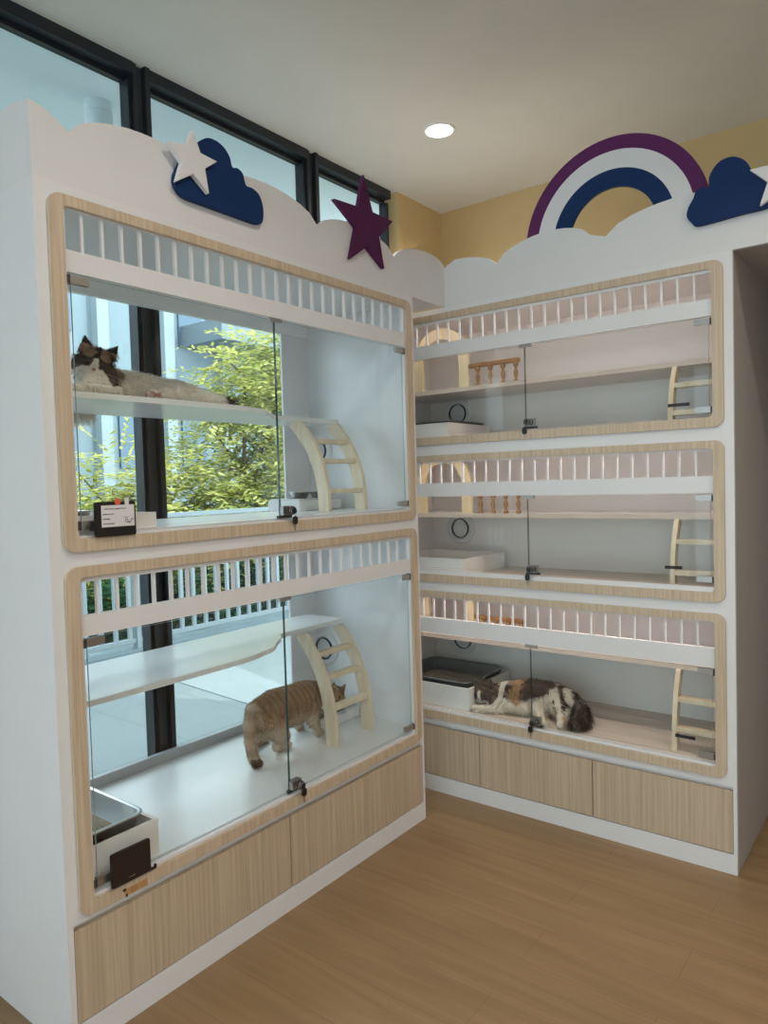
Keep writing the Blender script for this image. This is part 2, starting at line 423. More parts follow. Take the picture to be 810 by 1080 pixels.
            if k == 1:
                MB().box((ga-.026, -.012, z1-.008), (ga+.03, .001, z1+.006), 0, W).build('top_catch', M['hinge'], d)
                lk = MB().box((ga-.004, -.013, z0+.004), (ga+.042, .012, z0+.036), 0, W)
                ax = Vector(W(0, 1, 0))-Vector(W(0, 0, 0))
                lk.lathe([(.012, 0), (.012, .016), (.010, .018), (0, .018)], W(ga+.030, .012, z0+.02), ax, 14, 1)
                lk.lathe([(.015, 0), (.016, .004), (.013, .010), (.0, .011)], W(ga+.020, .03, z0+.020), ax, 14, 1)
                lk.build('lock', [M['hinge'], M['black']], d, bevel=.001)
                MB().box((ga-.014, -.012, z0-.006), (ga+.05, .0, z0+.003), 0, W).build('keeper', M['gasket'], d)
        if spec['backpanel'] is None:
            ls = MB().box((oa+.02, -.032, zt-.008), (ob-.02, -.019, zt), 0, W).build('added_fill_strip', M['lampring'], root)  # added strip and lamp, hidden behind the front, to brighten the cell
            L = bpy.data.lights.new('added_fill_lamp', 'AREA'); L.shape = 'RECTANGLE'; L.size = ob-oa-.05; L.size_y = .011; L.energy = CELL_FILL; L.color = (1, .85, .77)
            lo = bpy.data.objects.new('added_fill_lamp', L); C.objects.link(lo); lo.parent = ls; lo.location = (0, 0, -.003); lo.rotation_euler = (-.35, 0, 0)
        if spec.get('tabs'):
            x = spec['tabs'][i]
            MB().box((x[0], -.003, x[2]-.006), (x[1], .002, x[2]+.006), 0, W).build('label_strip', M['black'], root)
    return root

CELLS_L = [dict(rb=.362, rt=1.299, ob=.408, ot=1.110, sb=1.166, st=1.256, zf=.413, zt=1.29, zs=.887, shelf_d=(-.155, -.345), port=.705),
           dict(rb=1.337, rt=2.272, ob=1.380, ot=2.076, sb=2.134, st=2.238, zf=1.385, zt=2.276, zs=1.788, shelf_d=(-.160, -.34), port=1.66)]
SPEC_L = dict(s0=-1.7545, s1=-.0944, depth=.63, back=.625, backpanel=-.285, barw=.0042, open=(-1.672, -.166), rim=(-1.7205, -.121), split=-.923, bar0=-1.622,
              cells=CELLS_L, drawer=(.081, .332), drawers=((-1.737, -.932), (-.932, -.106)), port=(-.555, -.1145), port_axis=(0, -1, 0))
left = thing('cat_cabinet', 'white two-tier cat cabinet with pale wood rims standing in front of the tall black-framed windows', 'cabinet', (-.3, -.92, 0))
build_cabinet(left, WL, SPEC_L)

CELLS_R = [dict(rb=.360, rt=.978, ob=.408, ot=.774, sb=.846, st=.942, zf=.412, zt=.972, zs=.737, shelf_d=-.13, port=.64),
           dict(rb=1.020, rt=1.621, ob=1.076, ot=1.427, sb=1.490, st=1.585, zf=1.05, zt=1.612, zs=1.340, shelf_d=-.13, port=1.242),
           dict(rb=1.6695, rt=2.2752, ob=1.708, ot=2.078, sb=2.140, st=2.234, zf=1.69, zt=2.27, zs=1.944, shelf_d=-.13, port=1.856)]
SPEC_R = dict(endm=1, s0=-.434, s1=1.222, depth=.965, back=.48, backpanel=None, barw=.0034, open=(-.36, 1.150), rim=(-.40, 1.1907), split=.394, bar0=-.352,
              cells=CELLS_R, drawer=(.080, .317), drawers=((-.415, .126), (.126, .667), (.667, 1.209)), port=(-.234, .645), port_axis=(0, -1, 0),
              tabs=((1.004, 1.077, .490), (.973, 1.036, 1.143), (.991, 1.07, 1.762)))
right = thing('cat_cabinet', 'white three-tier cat cabinet with pale wood rims and three drawers, beside the dark passage', 'cabinet', (.39, .6, 0))
build_cabinet(right, WR, SPEC_R)

# crests: scalloped boards above each front
prof = [(-1.7545, 2.488)] + spline([(-1.7545, 2.488), (-1.721, 2.481), (-1.689, 2.466), (-1.652, 2.441)], 4, False) \
    + scallop([(-1.652, 2.441), (-1.205, 2.452), (-.69, 2.448), (-.222, 2.443), (YR, 2.484)], [.072, .075, .066, .052])[1:]
prof = [p for i, p in enumerate(prof) if i == 0 or abs(p[0]-prof[i-1][0]) > .002]
poly = prof + [(YR, 2.300), (-1.7545, 2.300)]
MB().prism(poly, -.018, 0, WL).build('crest_board', M['crest'], left)
sidep = [(-.0185, 2.4905), (-.03, 2.4935), (-.06, 2.5), (-.106, 2.504), (-.147, 2.503), (-.22, 2.49), (-.28, 2.465), (-.34, 2.49), (-.42, 2.503), (-.50, 2.495), (-.56, 2.465), (-.625, 2.46)]
poly = spline(sidep, 4, False) + [(-.625, 2.2995), (-.0185, 2.2995)]
MB().prism(poly, -1.7545, -1.7365, lambda a, d, b: (a, d, b)).build('crest_side_board', M['crest'], left)
MB().box((-.45, -.0944, 2.2995), (-.018, YR-.019, 2.316)).build('corner_soffit', M['crest'], left)
profR = scallop([(.0, 2.484), (.030, 2.492)], [0]) [:-1] + scallop([(-.16, 2.452), (.272, 2.444), (.697, 2.472)], [.058, .07])
profR = [p for p in profR if p[0] >= .0005]
profR = sorted(profR) + [(.76, 2.452)] + scallop([(.76, 2.452), (1.36, 2.46), (1.85, 2.45), (2.24, 2.45)], [.080, .06, .05])[1:]
profR = [(0.0195, 2.491)] + [p for p in profR if p[0] > .022]
poly = [(-.02, 2.46)] + profR + [(2.24, 2.300), (-.02, 2.300)]
MB().prism(poly, -.018, 0, WR).build('crest_board', M['crest'], right)
MB().box((1.222, YR+.019, 2.300), (2.24, YB-.01, 2.32)).build('passage_lintel', M['shadegrey'], right)

# ------------------------------------------------------------------ decorations
def star_poly(tips, inner):
    P = []
    for a, b in zip(tips, inner): P += [a, b]
    return P
t = MB().prism(star_poly([(-1.275, 2.572), (-1.185, 2.507), (-1.221, 2.398), (-1.341, 2.399), (-1.365, 2.506)], [(-1.248, 2.512), (-1.233, 2.470), (-1.279, 2.439), (-1.319, 2.462), (-1.300, 2.519)]), .021, .039, WL).build('star_decoration', M['crest'], bevel=.0015)
tag(t, 'white five-pointed star fixed on the navy cloud above the two-tier cabinet', 'star', 'cut-out stars on the cabinet tops')
cl = spline([(-1.216, 2.572), (-1.180, 2.582), (-1.142, 2.574), (-1.117, 2.55), (-1.107, 2.521), (-1.085, 2.524), (-1.063, 2.513), (-1.051, 2.481), (-1.022, 2.479), (-.993, 2.465), (-.978, 2.429), (-.981, 2.388), (-1.0, 2.369), (-1.06, 2.367), (-1.218, 2.368), (-1.289, 2.369), (-1.318, 2.380), (-1.333, 2.405), (-1.327, 2.44), (-1.298, 2.487), (-1.262, 2.53)], 5)
t = MB().prism(cl, .002, .02, WL).build('cloud_decoration', M['navy'], bevel=.0015)
tag(t, 'navy blue cloud board with white star at its upper left, above the two-tier cabinet', 'cloud', 'cloud boards on the cabinet tops')
t = MB().prism(star_poly([(-.434, 2.708), (-.25, 2.576), (-.317, 2.368), (-.531, 2.36), (-.617, 2.563)], [(-.384, 2.577), (-.345, 2.489), (-.425, 2.432), (-.49, 2.49), (-.474, 2.573)]), .002, .022, WL).build('star_decoration', M['purple'], bevel=.0015)
tag(t, 'purple five-pointed star at the far end of the two-tier cabinet top', 'star', 'cut-out stars on the cabinet tops')
rb = thing('rainbow_decoration', 'rainbow board of purple, white and navy arches rising from the scalloped cabinet top', 'rainbow', (.776, YR+.03, 2.40))
def arc(r0, r1, a0, a1, n=48):
    cx, cz = .776, 2.468
    O = [(cx+r1*math.cos(a0+(a1-a0)*k/n), cz+r1*math.sin(a0+(a1-a0)*k/n)) for k in range(n+1)]
    I = [(cx+r0*math.cos(a0+(a1-a0)*k/n), cz+r0*math.sin(a0+(a1-a0)*k/n)) for k in range(n+1)]
    return O, I
def arcmesh(r0, r1, name, mat, a0=-.08, a1=PI+.08):
    O, I = arc(r0, r1, a0, a1)
    m = MB()
    for k in range(len(O)-1):
        m.prism([O[k], O[k+1], I[k+1], I[k]], -.037, -.019, WR)
    bm_ = m.build(name, mat, rb)
    me = bm_.data; b = bmesh.new(); b.from_mesh(me); bmesh.ops.remove_doubles(b, verts=b.verts, dist=1e-5)
    seen = {}
    for f in list(b.faces):
        key = tuple(sorted(v.index for v in f.verts)); seen.setdefault(key, []).append(f)
    bmesh.ops.delete(b, geom=[f for fs in seen.values() if len(fs) > 1 for f in fs], context='FACES_ONLY')
    bmesh.ops.recalc_face_normals(b, faces=b.faces); b.to_mesh(me); b.free()
    return bm_
arcmesh(.317, .371, 'outer_arch', M['arcpurple'])
arcmesh(.246, .317, 'middle_arch', M['crest'])
arcmesh(.177, .246, 'inner_arch', M['navy'])
clr = spline([(1.096, 2.51), (1.104, 2.532), (1.124, 2.54), (1.147, 2.536), (1.152, 2.575), (1.18, 2.612), (1.218, 2.622), (1.25, 2.611), (1.276, 2.586), (1.30, 2.54), (1.345, 2.52), (1.372, 2.49), (1.375, 2.44), (1.342, 2.415), (1.25, 2.412), (1.117, 2.405), (1.089, 2.421), (1.072, 2.449), (1.078, 2.48)], 5)
t = MB().prism(clr, .002, .02, WR).build('cloud_decoration', M['navy'], bevel=.0015)
tag(t, 'navy blue cloud board beside the foot of the rainbow', 'cloud', 'cloud boards on the cabinet tops')
sc_, sz_, R_ = 1.393, 2.507, .115
tips = [(sc_+R_*math.cos(a), sz_+R_*math.sin(a)) for a in [math.radians(157-72*k) for k in range(5)]]
inn = [(sc_+.45*R_*math.cos(a), sz_+.45*R_*math.sin(a)) for a in [math.radians(121-72*k) for k in range(5)]]
t = MB().prism(star_poly(tips, inn), .021, .039, WR).build('star_decoration', M['crest'], bevel=.0015)
tag(t, 'white five-pointed star on the navy cloud beside the rainbow, cut by the photo edge', 'star', 'cut-out stars on the cabinet tops')

# ------------------------------------------------------------------ ladders
def ladder(W, zf, h, top_d, bot_d, s_a, s_b, rungs, label, width=.056, power=2.6):
    base = Vector(W((s_a+s_b)/2, bot_d, zf))
    root = thing('cat_ladder', label, 'ladder', base, 'curved wooden ladders inside the cat cabinets')
    def cx(t): return bot_d+(top_d-bot_d)*max(0, t)**power
    n = 18
    for s in (s_a, s_b):
        O = []; I = []
        for k in range(n+1):
            t = k/n
            d = (cx(min(1, t+.01))-cx(max(0, t-.01))); dz = (min(1, t+.01)-max(0, t-.01))*h
            L = math.hypot(d, dz); nx, nz = dz/L, -d/L
            w = width/2
            z = zf+t*h
            O.append((cx(t)+nx*w, min(zf+h, max(zf, z+nz*w)))); I.append((cx(t)-nx*w, min(zf+h, max(zf, z-nz*w))))
        m = MB()
        P = [W(s-.009, a, b) for a, b in O] + [W(s-.009, a, b) for a, b in I] + [W(s+.009, a, b) for a, b in O] + [W(s+.009, a, b) for a, b in I]
        k1 = n+1; F = []
        for k in range(n):
            F += [(k, k+1, k1+k+1, k1+k), (2*k1+k, 3*k1+k, 3*k1+k+1, 2*k1+k+1), (k, 2*k1+k, 2*k1+k+1, k+1), (k1+k, k1+k+1, 3*k1+k+1, 3*k1+k)]
        F += [(0, k1, 3*k1, 2*k1), (n, 2*k1+n, 3*k1+n, k1+n)]
        m.add(P, F); m.build('rail', M['pine'], root)
    for t in rungs:
        z = zf+t*h; d = cx(t)
        MB().box((s_a+.009, d-.018, z-.010), (s_b-.009, d+.020, z+.010), 0, W).build('rung', M['pine'], root, bevel=.002)
    return root
ladder(WL, .413, .456, -.355, -.190, -.487, -.252, (.33, .60, .80), 'curved three-rung wooden ladder beside the tan cat in the lower cell of the two-tier cabinet')
ladder(WL, 1.385, .385, -.355, -.190, -.487, -.252, (.22, .55, .77), 'curved three-rung wooden ladder in the upper cell of the two-tier cabinet')
ladder(WR, .412, .307, -.145, -.07, .985, 1.178, (.27, .64), 'curved two-rung wooden ladder at the right end of the bottom cell with the calico cat', .04)
ladder(WR, 1.05, .272, -.145, -.07, .985, 1.178, (.24, .68), 'curved two-rung wooden ladder at the right end of the middle cell of the three-tier cabinet', .04)
ladder(WR, 1.69, .236, -.145, -.07, .985, 1.178, (.20, .66), 'curved two-rung wooden ladder at the right end of the top cell of the three-tier cabinet', .04)

# ------------------------------------------------------------------ arches and mini railings on the right shelves
ORD = ['bottom', 'middle', 'top']
for i, c in enumerate(CELLS_R):
    zs = c['zs']; d0 = -.165
    cx, ri, ro, zc = -.135, .105, .157, zs+.145
    O = [(cx+ro, zs)] + [(cx+ro*math.cos(a), zc+ro*math.sin(a)) for a in [PI*k/24 for k in range(25)]] + [(cx-ro, zs)]
    I = [(cx+ri, zs)] + [(cx+ri*math.cos(a), zc+ri*math.sin(a)) for a in [PI*k/24 for k in range(25)]] + [(cx-ri, zs)]
    m = MB()
    for k in range(len(O)-1): m.prism([O[k], O[k+1], I[k+1], I[k]], d0-.009, d0+.009, WR)
    t = m.build('wooden_arch', M['yellowpine'])
    me = t.data; b = bmesh.new(); b.from_mesh(me); bmesh.ops.remove_doubles(b, verts=b.verts, dist=1e-5); b.verts.index_update()
    seen = {}
    for f in b.faces: seen.setdefault(tuple(sorted(v.index for v in f.verts)), []).append(f)
    bmesh.ops.delete(b, geom=[f for fs in seen.values() if len(fs) > 1 for f in fs], context='FACES_ONLY')
    bmesh.ops.recalc_face_normals(b, faces=b.faces); b.to_mesh(me); b.free()
    tag(t, 'yellow wooden arch standing on the shelf of the %s cell of the three-tier cabinet' % ORD[i], 'arch', 'wooden arches on the cat shelves')
    r = thing('mini_railing', 'small brown wooden railing with turned posts on the shelf of the %s cell' % ORD[i], 'railing', (.155, YR-d0, zs), 'mini railings on the cat shelves')
    MB().box((.024, d0-.011, zs+.090), (.290, d0+.011, zs+.110), 0, WR).build('handrail', M['turned'], r, bevel=.004)
    bal = None
    for x in (.070, .137, .204, .270):
        if bal is None:
            bal = MB().lathe([(.010, 0), (.012, .004), (.012, .010), (.006, .015), (.008, .028), (.011, .040), (.009, .054), (.005, .064), (.007, .068), (.011, .076), (.013, .090)], WR(x, d0, zs), (0, 0, 1), 12).build('baluster', M['turned'], r, smooth=True)
        else: dup_part(bal, r, (x-.070, 0, 0))

# ------------------------------------------------------------------ litter boxes and trays
def tray(name_mat, x0, x1, y0, y1, z0, z1, label, rcorner=.05):
    root = thing('litter_tray', label, 'litter tray', ((x0+x1)/2, (y0+y1)/2, z0), 'steel litter trays')
    I3 = lambda a, d, b: (a, b, d)
    m = MB()
    top = rrect(x0, x1, y0, y1, rcorner, 8); n = len(top)
    def ins(k): return rrect(x0+k, x1-k, y0+k, y1-k, max(.012, rcorner-k*.6), 8)
    rings = [(ins(.025), z0), (ins(.006), z1-.006), (ins(.0), z1-.006), (ins(-.004), z1-.003), (ins(.0), z1), (ins(.008), z1), (ins(.010), z1-.004), (ins(.03), z0+.004)]
    P = [(a, b, z) for R, z in rings for a, b in R]; F = []
    for k in range(len(rings)-1):
        for i in range(n): F.append((k*n+i, k*n+(i+1) % n, (k+1)*n+(i+1) % n, (k+1)*n+i))
    F.append(tuple(range(n))[::-1]); F.append(tuple(range((len(rings)-1)*n, len(rings)*n)))
    m.add(P, F); m.build('pan', name_mat, root, smooth=True)
    # litter: an uneven grid
    g = MB(); zl = z0+.45*(z1-z0); nx, ny = 24, 32; k = .022
    P = []; F = []
    for i in range(nx+1):
        for j in range(ny+1):
            x = x0+k+(x1-x0-2*k)*i/nx; y = y0+k+(y1-y0-2*k)*j/ny
            ed = min(i, nx-i, j, ny-j)/4
            P.append((x, y, zl+min(1, ed)*(.008*math.sin(x*37+y*23)+.006*math.sin(y*51-x*17)+random.uniform(-.003, .003))))
    for i in range(nx):
        for j in range(ny): F.append((i*(ny+1)+j, (i+1)*(ny+1)+j, (i+1)*(ny+1)+j+1, i*(ny+1)+j+1))
    g.add(P, F); o = g.build('litter', M['litter'], root); o['kind'] = 'stuff'
    return root
def stand(x0, x1, y0, y1, z0, z1, label):
    m = MB(); t = .012
    m.box((x0, y0, z0), (x1, y0+t, z1)).box((x0, y1-t, z0), (x1, y1, z1)).box((x0, y0+t, z0), (x0+t, y1-t, z1)).box((x1-t, y0+t, z0), (x1, y1-t, z1)).box((x0+t, y0+t, z0), (x1-t, y1-t, z0+.008))
    o = m.build('tray_stand', M['inner']); tag(o, label, 'box', 'white boxes holding litter trays'); return o
stand(-.47, -.032, -1.733, -1.444, .4135, .518, 'white box under the steel litter tray at the near end of the lower two-tier cell')
tray(M['steel'], -.462, -.042, -1.725, -1.475, .423, .552, 'steel tray of beige litter in the white box beside the brown-black card holder', .045)
stand(-.47, -.032, -1.733, -1.408, 1.3855, 1.432, 'low white box behind the card holder in the upper two-tier cell')
tray(M['steel'], -.462, -.042, -1.725, -1.59, 1.394, 1.446, 'narrow steel tray behind the card holder below the ragdoll cat', .03)
stand(-.412, .062, .20, .60, .4125, .517, 'white box holding the grey litter tray beside the calico cat')
tray(M['traydark'], -.400, .050, .212, .588, .422, .540, 'dark grey metal tray of litter beside the calico cat', .05)
stand(-.412, .048, .20, .60, 1.0505, 1.130, 'white box on the floor of the middle cell of the three-tier cabinet')
stand(-.412, -.02, .20, .60, 1.6905, 1.775, 'white box on the floor of the top cell of the three-tier cabinet')
tray(M['traydark'], -.405, -.03, .212, .588, 1.70, 1.788, 'dark metal tray on the white box in the top cell of the three-tier cabinet', .05)

# feeding boxes at the back of the left cells
def feeder(z, label, x0=-.58, x1=-.335, y0=-.42, y1=-.13):
    r = thing('feeding_stand', label, 'feeding stand', ((x0+x1)/2, (y0+y1)/2, z), 'white feeding stands')
    m = MB().box((x0, y0, z), (x1, y1, z+.045)).box((x0+.006, y0+.006, z+.045), (x1-.006, y1-.006, z+.053), 1)
    m.build('base', [M['white'], M['hinge']], r, bevel=.003)
    for y in (y0+.075, y1-.075):
        MB().lathe([(.03, .0), (.05, .03), (.053, .031), (.048, .028), (.03, .006), (0, .006)], ((x0+x1)/2+.03, y, z+.053), (0, 0, 1), 20).build('bowl', M['steel'], r, smooth=True)
    return r
feeder(.4135, 'low white feeding stand with steel bowls in front of the tan cat, behind the ladder')
feeder(1.3855, 'low white feeding stand at the far end of the upper two-tier cell', -.60, -.40, -.42, -.14)

# ------------------------------------------------------------------ card holders and keys
def card_holder(y0, y1, z0, z1, label, card):
    r = thing('card_holder', label, 'card holder', (.02, (y0+y1)/2, z0), 'plastic card holders on the glass')
    tl = .0
    m = MB().prism(rrect(y0, y1, z0, z1, .006, 4), .0135, .022, WL)
    if not card: m.box((.015, y1-.004, z0+.002), (.026, y1+.016, z0+.006)).box((.015, y1+.012, z0+.002), (.026, y1+.016, z0+.014))
    else: m.box((.0135, y0-.012, z0+.018), (.019, y0+.002, z0+.034))
    m.build('frame', M['black'] if card else M['brownblack'], r, bevel=.0012)
    if card:
        MB().box((.022, y0+.018, z0+.026), (.0232, y1-.006, z1-.010)).build('card', M['paper'], r)
        k = MB(); W2 = y1-y0-.024; yb = y0+.018
        for row, ln, off in ((z1-.020, .040, .008), (z1-.020, .022, .052), (z1-.034, .030, .004), (z1-.047, .022, .004), (z1-.060, .032, .004)):
            s = 0
            while s < ln:
                w = random.uniform(.002, .005); k.box((.0232, yb+off+s, row-random.uniform(.001, .002)), (.0236, yb+off+s+w, row+random.uniform(.0006, .0018))); s += w+.0012
        for a, b, w in ((-.030, .036, .018), (-.034, .050, .014)): k.box((.0232, y1-.006+a, z0+b), (.0236, y1-.006+a+w, z0+b+.0012))
        pts = [(.0236, y1-.036+.026*u, z0+.040+.006*math.sin(u*9)) for u in [j/14 for j in range(15)]]
        k.tube(pts, .0008, 5)
        k.build('writing', M['ink'], r)
        MB().lathe([(.0, 0), (.009, 0), (.009, .0015), (0, .0015)], (.022, y0+.068, z1-.001), (1, 0, 0), 18).build('sticker', M['red'], r)
        MB().box((.0205, y1-.034, z1-.012), (.0235, y1-.022, z1+.009)).build('clip', M['paper'], r)
    else:
        k = MB()
        for s in (.0, .007, .012, .016): k.box((.022, y0+.052+s, z0+.012), (.0224, y0+.056+s, z0+.0145))
        k.build('writing', M['hinge'], r)
    return r
card_holder(-1.636, -1.512, 1.374, 1.469, 'black holder with a handwritten white card and orange sticker, on the upper glass door', True)
card_holder(-1.634, -1.510, .406, .502, 'blank dark brown card holder on the lower glass door of the two-tier cabinet', False)
MB().box((.0121, -1.592, .3655), (.0126, -1.518, .3845)).box((.0121, -1.596, .380), (.0135, -1.587, .387), 1).box((.0121, -1.588, .362), (.0135, -1.583, .371), 1).build('worn_patch', [M['bare'], M['black']], left)['label'] = 'patch of bare orange chipboard with torn black tape'

key_lab = {('L', 0): 'key hanging at the glass doors in front of the tan cat', ('L', 1): 'key hanging at the glass doors of the upper two-tier cell',
           ('R', 0): 'key hanging at the glass doors in front of the calico cat', ('R', 1): 'key hanging at the glass doors of the middle cell of the three-tier cabinet',
           ('R', 2): 'key hanging at the glass doors of the top cell of the three-tier cabinet'}
for side, W, cells, sp in (('L', WL, CELLS_L, -.923), ('R', WR, CELLS_R, .394)):
    for i, c in enumerate(cells):
        z = c['ob']+.012; s = sp+(.048 if side == 'L' else .004)
        r = thing('key', key_lab[(side, i)], 'key', W(s, .02, z-.052), 'spare keys hanging from the locks')
        MB().prism(rrect(s-.0105, s+.0105, z-.030, z-.001, .009, 4), .016, .021, W).build('head', M['black'], r)
        MB().box((s-.0022, .0175, z-.050), (s+.0022, .0195, z-.026), 0, W).build('blade', M['hinge'], r)
        MB().tube([W(s, .0185, z-.004), W(s+.004, .0185, z+.004), W(s+.006, .020, z+.012), W(s+.010, .022, z+.018)], .0008, 6).build('cord', M['gasket'], r)

# ------------------------------------------------------------------ downlights
spots = [(-.058, .247), (1.1, -1.55), (2.4, -.6), (2.5, -2.3), (2.6, -4.0), (3.7, -1.2), (3.7, -3.2)]
lab = ['round recessed ceiling downlight glowing above the corner of the two cabinets']+['round recessed ceiling downlight behind the camera']*8
POW = 10
for i, (x, y) in enumerate(spots):
    r = thing('ceiling_downlight', lab[i], 'ceiling light', (x, y, ZC), 'recessed downlights')
    ring = MB().ring([(.075*math.cos(t*PI/20), .075*math.sin(t*PI/20)) for t in range(40)], [(.064*math.cos(t*PI/20), .064*math.sin(t*PI/20)) for t in range(40)], ZC-.006, ZC+.004, lambda u, d, v: (x+u, y+v, d))
    ring.build('trim_ring', M['lampring'], r)
    MB().lathe([(0, -.003), (.064, -.003), (.064, .0), (0, 0)], (x, y, ZC), (0, 0, 1), 32).build('diffuser', M['lamp'], r)
    L = bpy.data.lights.new('downlight_lamp', 'AREA'); L.shape = 'DISK'; L.size = .12; L.energy = POW; L.color = (1, .895, .80); L.spread = math.radians(150)
    lo = bpy.data.objects.new('downlight_lamp', L); C.objects.link(lo); lo.parent = r; lo.location = (0, 0, -.012)

# ------------------------------------------------------------------ cats
from mathutils import noise as mnoise
M['fur_skin'] = attr_mat('cat_coat', .85)
M['fur_hair'] = attr_mat('cat_fur', .9, trans=.3)
M['eye'] = plain('cat_eye', (.03, .04, .05), .08)
M['nose'] = plain('cat_nose', (.42, .20, .17), .5)
def head_basis(fwd, up):
    f = Vector(fwd).normalized(); u = Vector(up); u = (u-f*u.dot(f)).normalized(); r = f.cross(u).normalized()
    return f, u, r
def cat(label, blobs, head, colour, fur, nfur, origin, voxel=.005, ear=.036, group=None):
    """blobs: chains of (point, radius); head: dict(c, f, up, k) with k the size"""
    hc = Vector(head['c']); f, u, r = head_basis(head['f'], head['up']); k = head['k']
    H = lambda a, b, c_: hc+(r*a+u*b+f*c_)*k
    bm = bmesh.new()
    def ball(p, rad): bmesh.ops.create_icosphere(bm, subdivisions=2, radius=rad, matrix=Matrix.Translation(Vector(p)))
    def chain(ch):
        for (p, a), (q, b) in zip(ch[:-1], ch[1:]):
            p = Vector(p); q = Vector(q); n = max(2, int((q-p).length/(min(a, b)*.35)))
            for i in range(n+1): ball(p.lerp(q, i/n), a+(b-a)*i/n)
    for ch in blobs: chain(ch)
    ball(H(0, .1, -.1), k*.92); wide = head.get('wide', 0)
    if wide:
        for s in (-1, 1): ball(H(s*.62*wide, -.22, -.02), k*.62)
    for s in (-1, 1):
        ball(H(s*.48, -.28, .28), k*.56)
        chain([(H(s*.2, -.36, .72), k*.33), (H(s*.10, -.30, .86), k*.25)])
    ball(H(0, -.52, .62), k*.30); chain([(H(0, .25, .70), k*.36), (H(0, -.12, .92), k*.20)])
    # ears: thick hollow-fronted pyramids
    for s in (-1, 1):
        tip = H(s*.90, 1.42, -.02); a = H(s*.30, .86, .02); b = H(s*1.0, .48, -.05); cbk = H(s*.64, .62, -.36); cf = H(s*.64, .66, .18)
        vs = [bm.verts.new(p) for p in (tip, a, b, cbk, cf)]
        for tri in ((0, 1, 3), (0, 3, 2), (0, 4, 1), (0, 2, 4), (1, 4, 3), (2, 3, 4)): bm.faces.new([vs[i] for i in tri])
        chain([(a.lerp(tip, .05), k*.10), (tip, k*.055)]); chain([(b.lerp(tip, .05), k*.10), (tip, k*.055)])
    bmesh.ops.recalc_face_normals(bm, faces=bm.faces)
    tmp = bpy.data.meshes.new('tmp'); bm.to_mesh(tmp); bm.free()
    to = bpy.data.objects.new('tmp', tmp); C.objects.link(to)
    md = to.modifiers.new('r', 'REMESH'); md.mode = 'VOXEL'; md.voxel_size = voxel
    dg = bpy.context.evaluated_depsgraph_get(); me = bpy.data.meshes.new_from_object(to.evaluated_get(dg))
    bpy.data.objects.remove(to); bpy.data.meshes.remove(tmp)
    bm = bmesh.new(); bm.from_mesh(me)
    for _ in range(5): bmesh.ops.smooth_vert(bm, verts=bm.verts, factor=.5, use_axis_x=True, use_axis_y=True, use_axis_z=True)
    bm.normal_update()
    org = Vector(origin)
    zmin = head['zmin']
    for v in bm.verts:
        if v.co.z < zmin and not (head.get('over') and v.co.x < head['over']): v.co.z = zmin
    bm.normal_update()
    def hl(p):
        d = (p-hc)/k; return d.dot(r), d.dot(u), d.dot(f)
    cols = []; info = []
    for v in bm.verts:
        p = v.co.copy(); cols.append(colour(p, v.normal, hl(p)))
    # fur strands from the finished skin
    bm.faces.ensure_lookup_table()
    fs = [q for q in bm.faces]; areas = [q.calc_area() for q in fs]
    rnd = random.Random(11)
    P = []; F = []; FC = []
    for q in rnd.choices(fs, areas, k=nfur):
        vs = q.verts; w = [rnd.random() for _ in vs]; sw = sum(w)
        p = sum((v.co*x for v, x in zip(vs, w)), Vector())/sw
        n = q.normal
        L, flow = fur(p, n, hl(p))
        if L <= 0: continue
        L *= rnd.uniform(.6, 1.25)
        d = (n*rnd.uniform(.35, .8)+Vector(flow)+Vector((rnd.gauss(0, .16), rnd.gauss(0, .16), rnd.gauss(0, .16)-.12))).normalized()
        side = d.cross(n); side = side.normalized() if side.length > 1e-4 else r
        side = (side+n*rnd.uniform(-.5, .5)).normalized()
        wd = .0011*rnd.uniform(.7, 1.3); mid = p+d*L*.55+n*L*.05; tip = p+d*L+Vector((0, 0, -.12*L))
        if tip.z < zmin and not (head.get('over') and p.x < head['over']): tip.z = zmin+.001; mid.z = max(mid.z, zmin+.001)
        o = len(P); P += [p-n*.002-side*wd, p-n*.002+side*wd, mid+side*wd*.75, mid-side*wd*.75, tip]
        F += [(o, o+1, o+2, o+3), (o+3, o+2, o+4)]
        c = colour(p+Vector((rnd.gauss(0, .003), rnd.gauss(0, .003), rnd.gauss(0, .003))), n, hl(p)); j = rnd.uniform(.82, 1.14)
        FC += [tuple(x*j for x in c)]*5
    bm.to_mesh(me); bm.free()
    body = thing('cat', label, 'cat', org, group)
    def mk(name, mesh, cs, mat):
        mesh.transform(Matrix.Translation(-org))
        at = mesh.color_attributes.new('fur_colour', 'FLOAT_COLOR', 'POINT')
        flat = []
        for c in cs: flat += [*c, 1]
        at.data.foreach_set('color', flat)
        mesh.materials.clear(); mesh.materials.append(mat)
        for q in mesh.polygons: q.use_smooth = True
        o = bpy.data.objects.new(name, mesh); C.objects.link(o); o.parent = body; TOP[o.name] = org; return o
    mk('body', me, cols, M['fur_skin'])
    fm = bpy.data.meshes.new('fur'); fm.from_pydata(P, [], F)
    o = mk('fur', fm, FC, M['fur_hair']); o['kind'] = 'stuff'
    for s in (-1, 1):
        e = MB(); ec = H(s*.36, .06, .80)
        op = head.get('open', .35)
        ring = []
        for i in range(7):
            a = PI*i/6; ring.append((math.sin(a)*.19*k, -math.cos(a)*.19*k))
        e.lathe([(max(a, 1e-4), b*.55) for a, b in ring], (0, 0, 0), (0, 0, 1), 12)
        tilt = s*.25
        e.v = [tuple(ec+(r*math.cos(tilt)+u*math.sin(tilt))*v[0]+(u*math.cos(tilt)-r*math.sin(tilt))*v[1]*op+f*v[2]) for v in map(Vector, e.v)]
        e.build('eye', M['eye'], body, smooth=True)
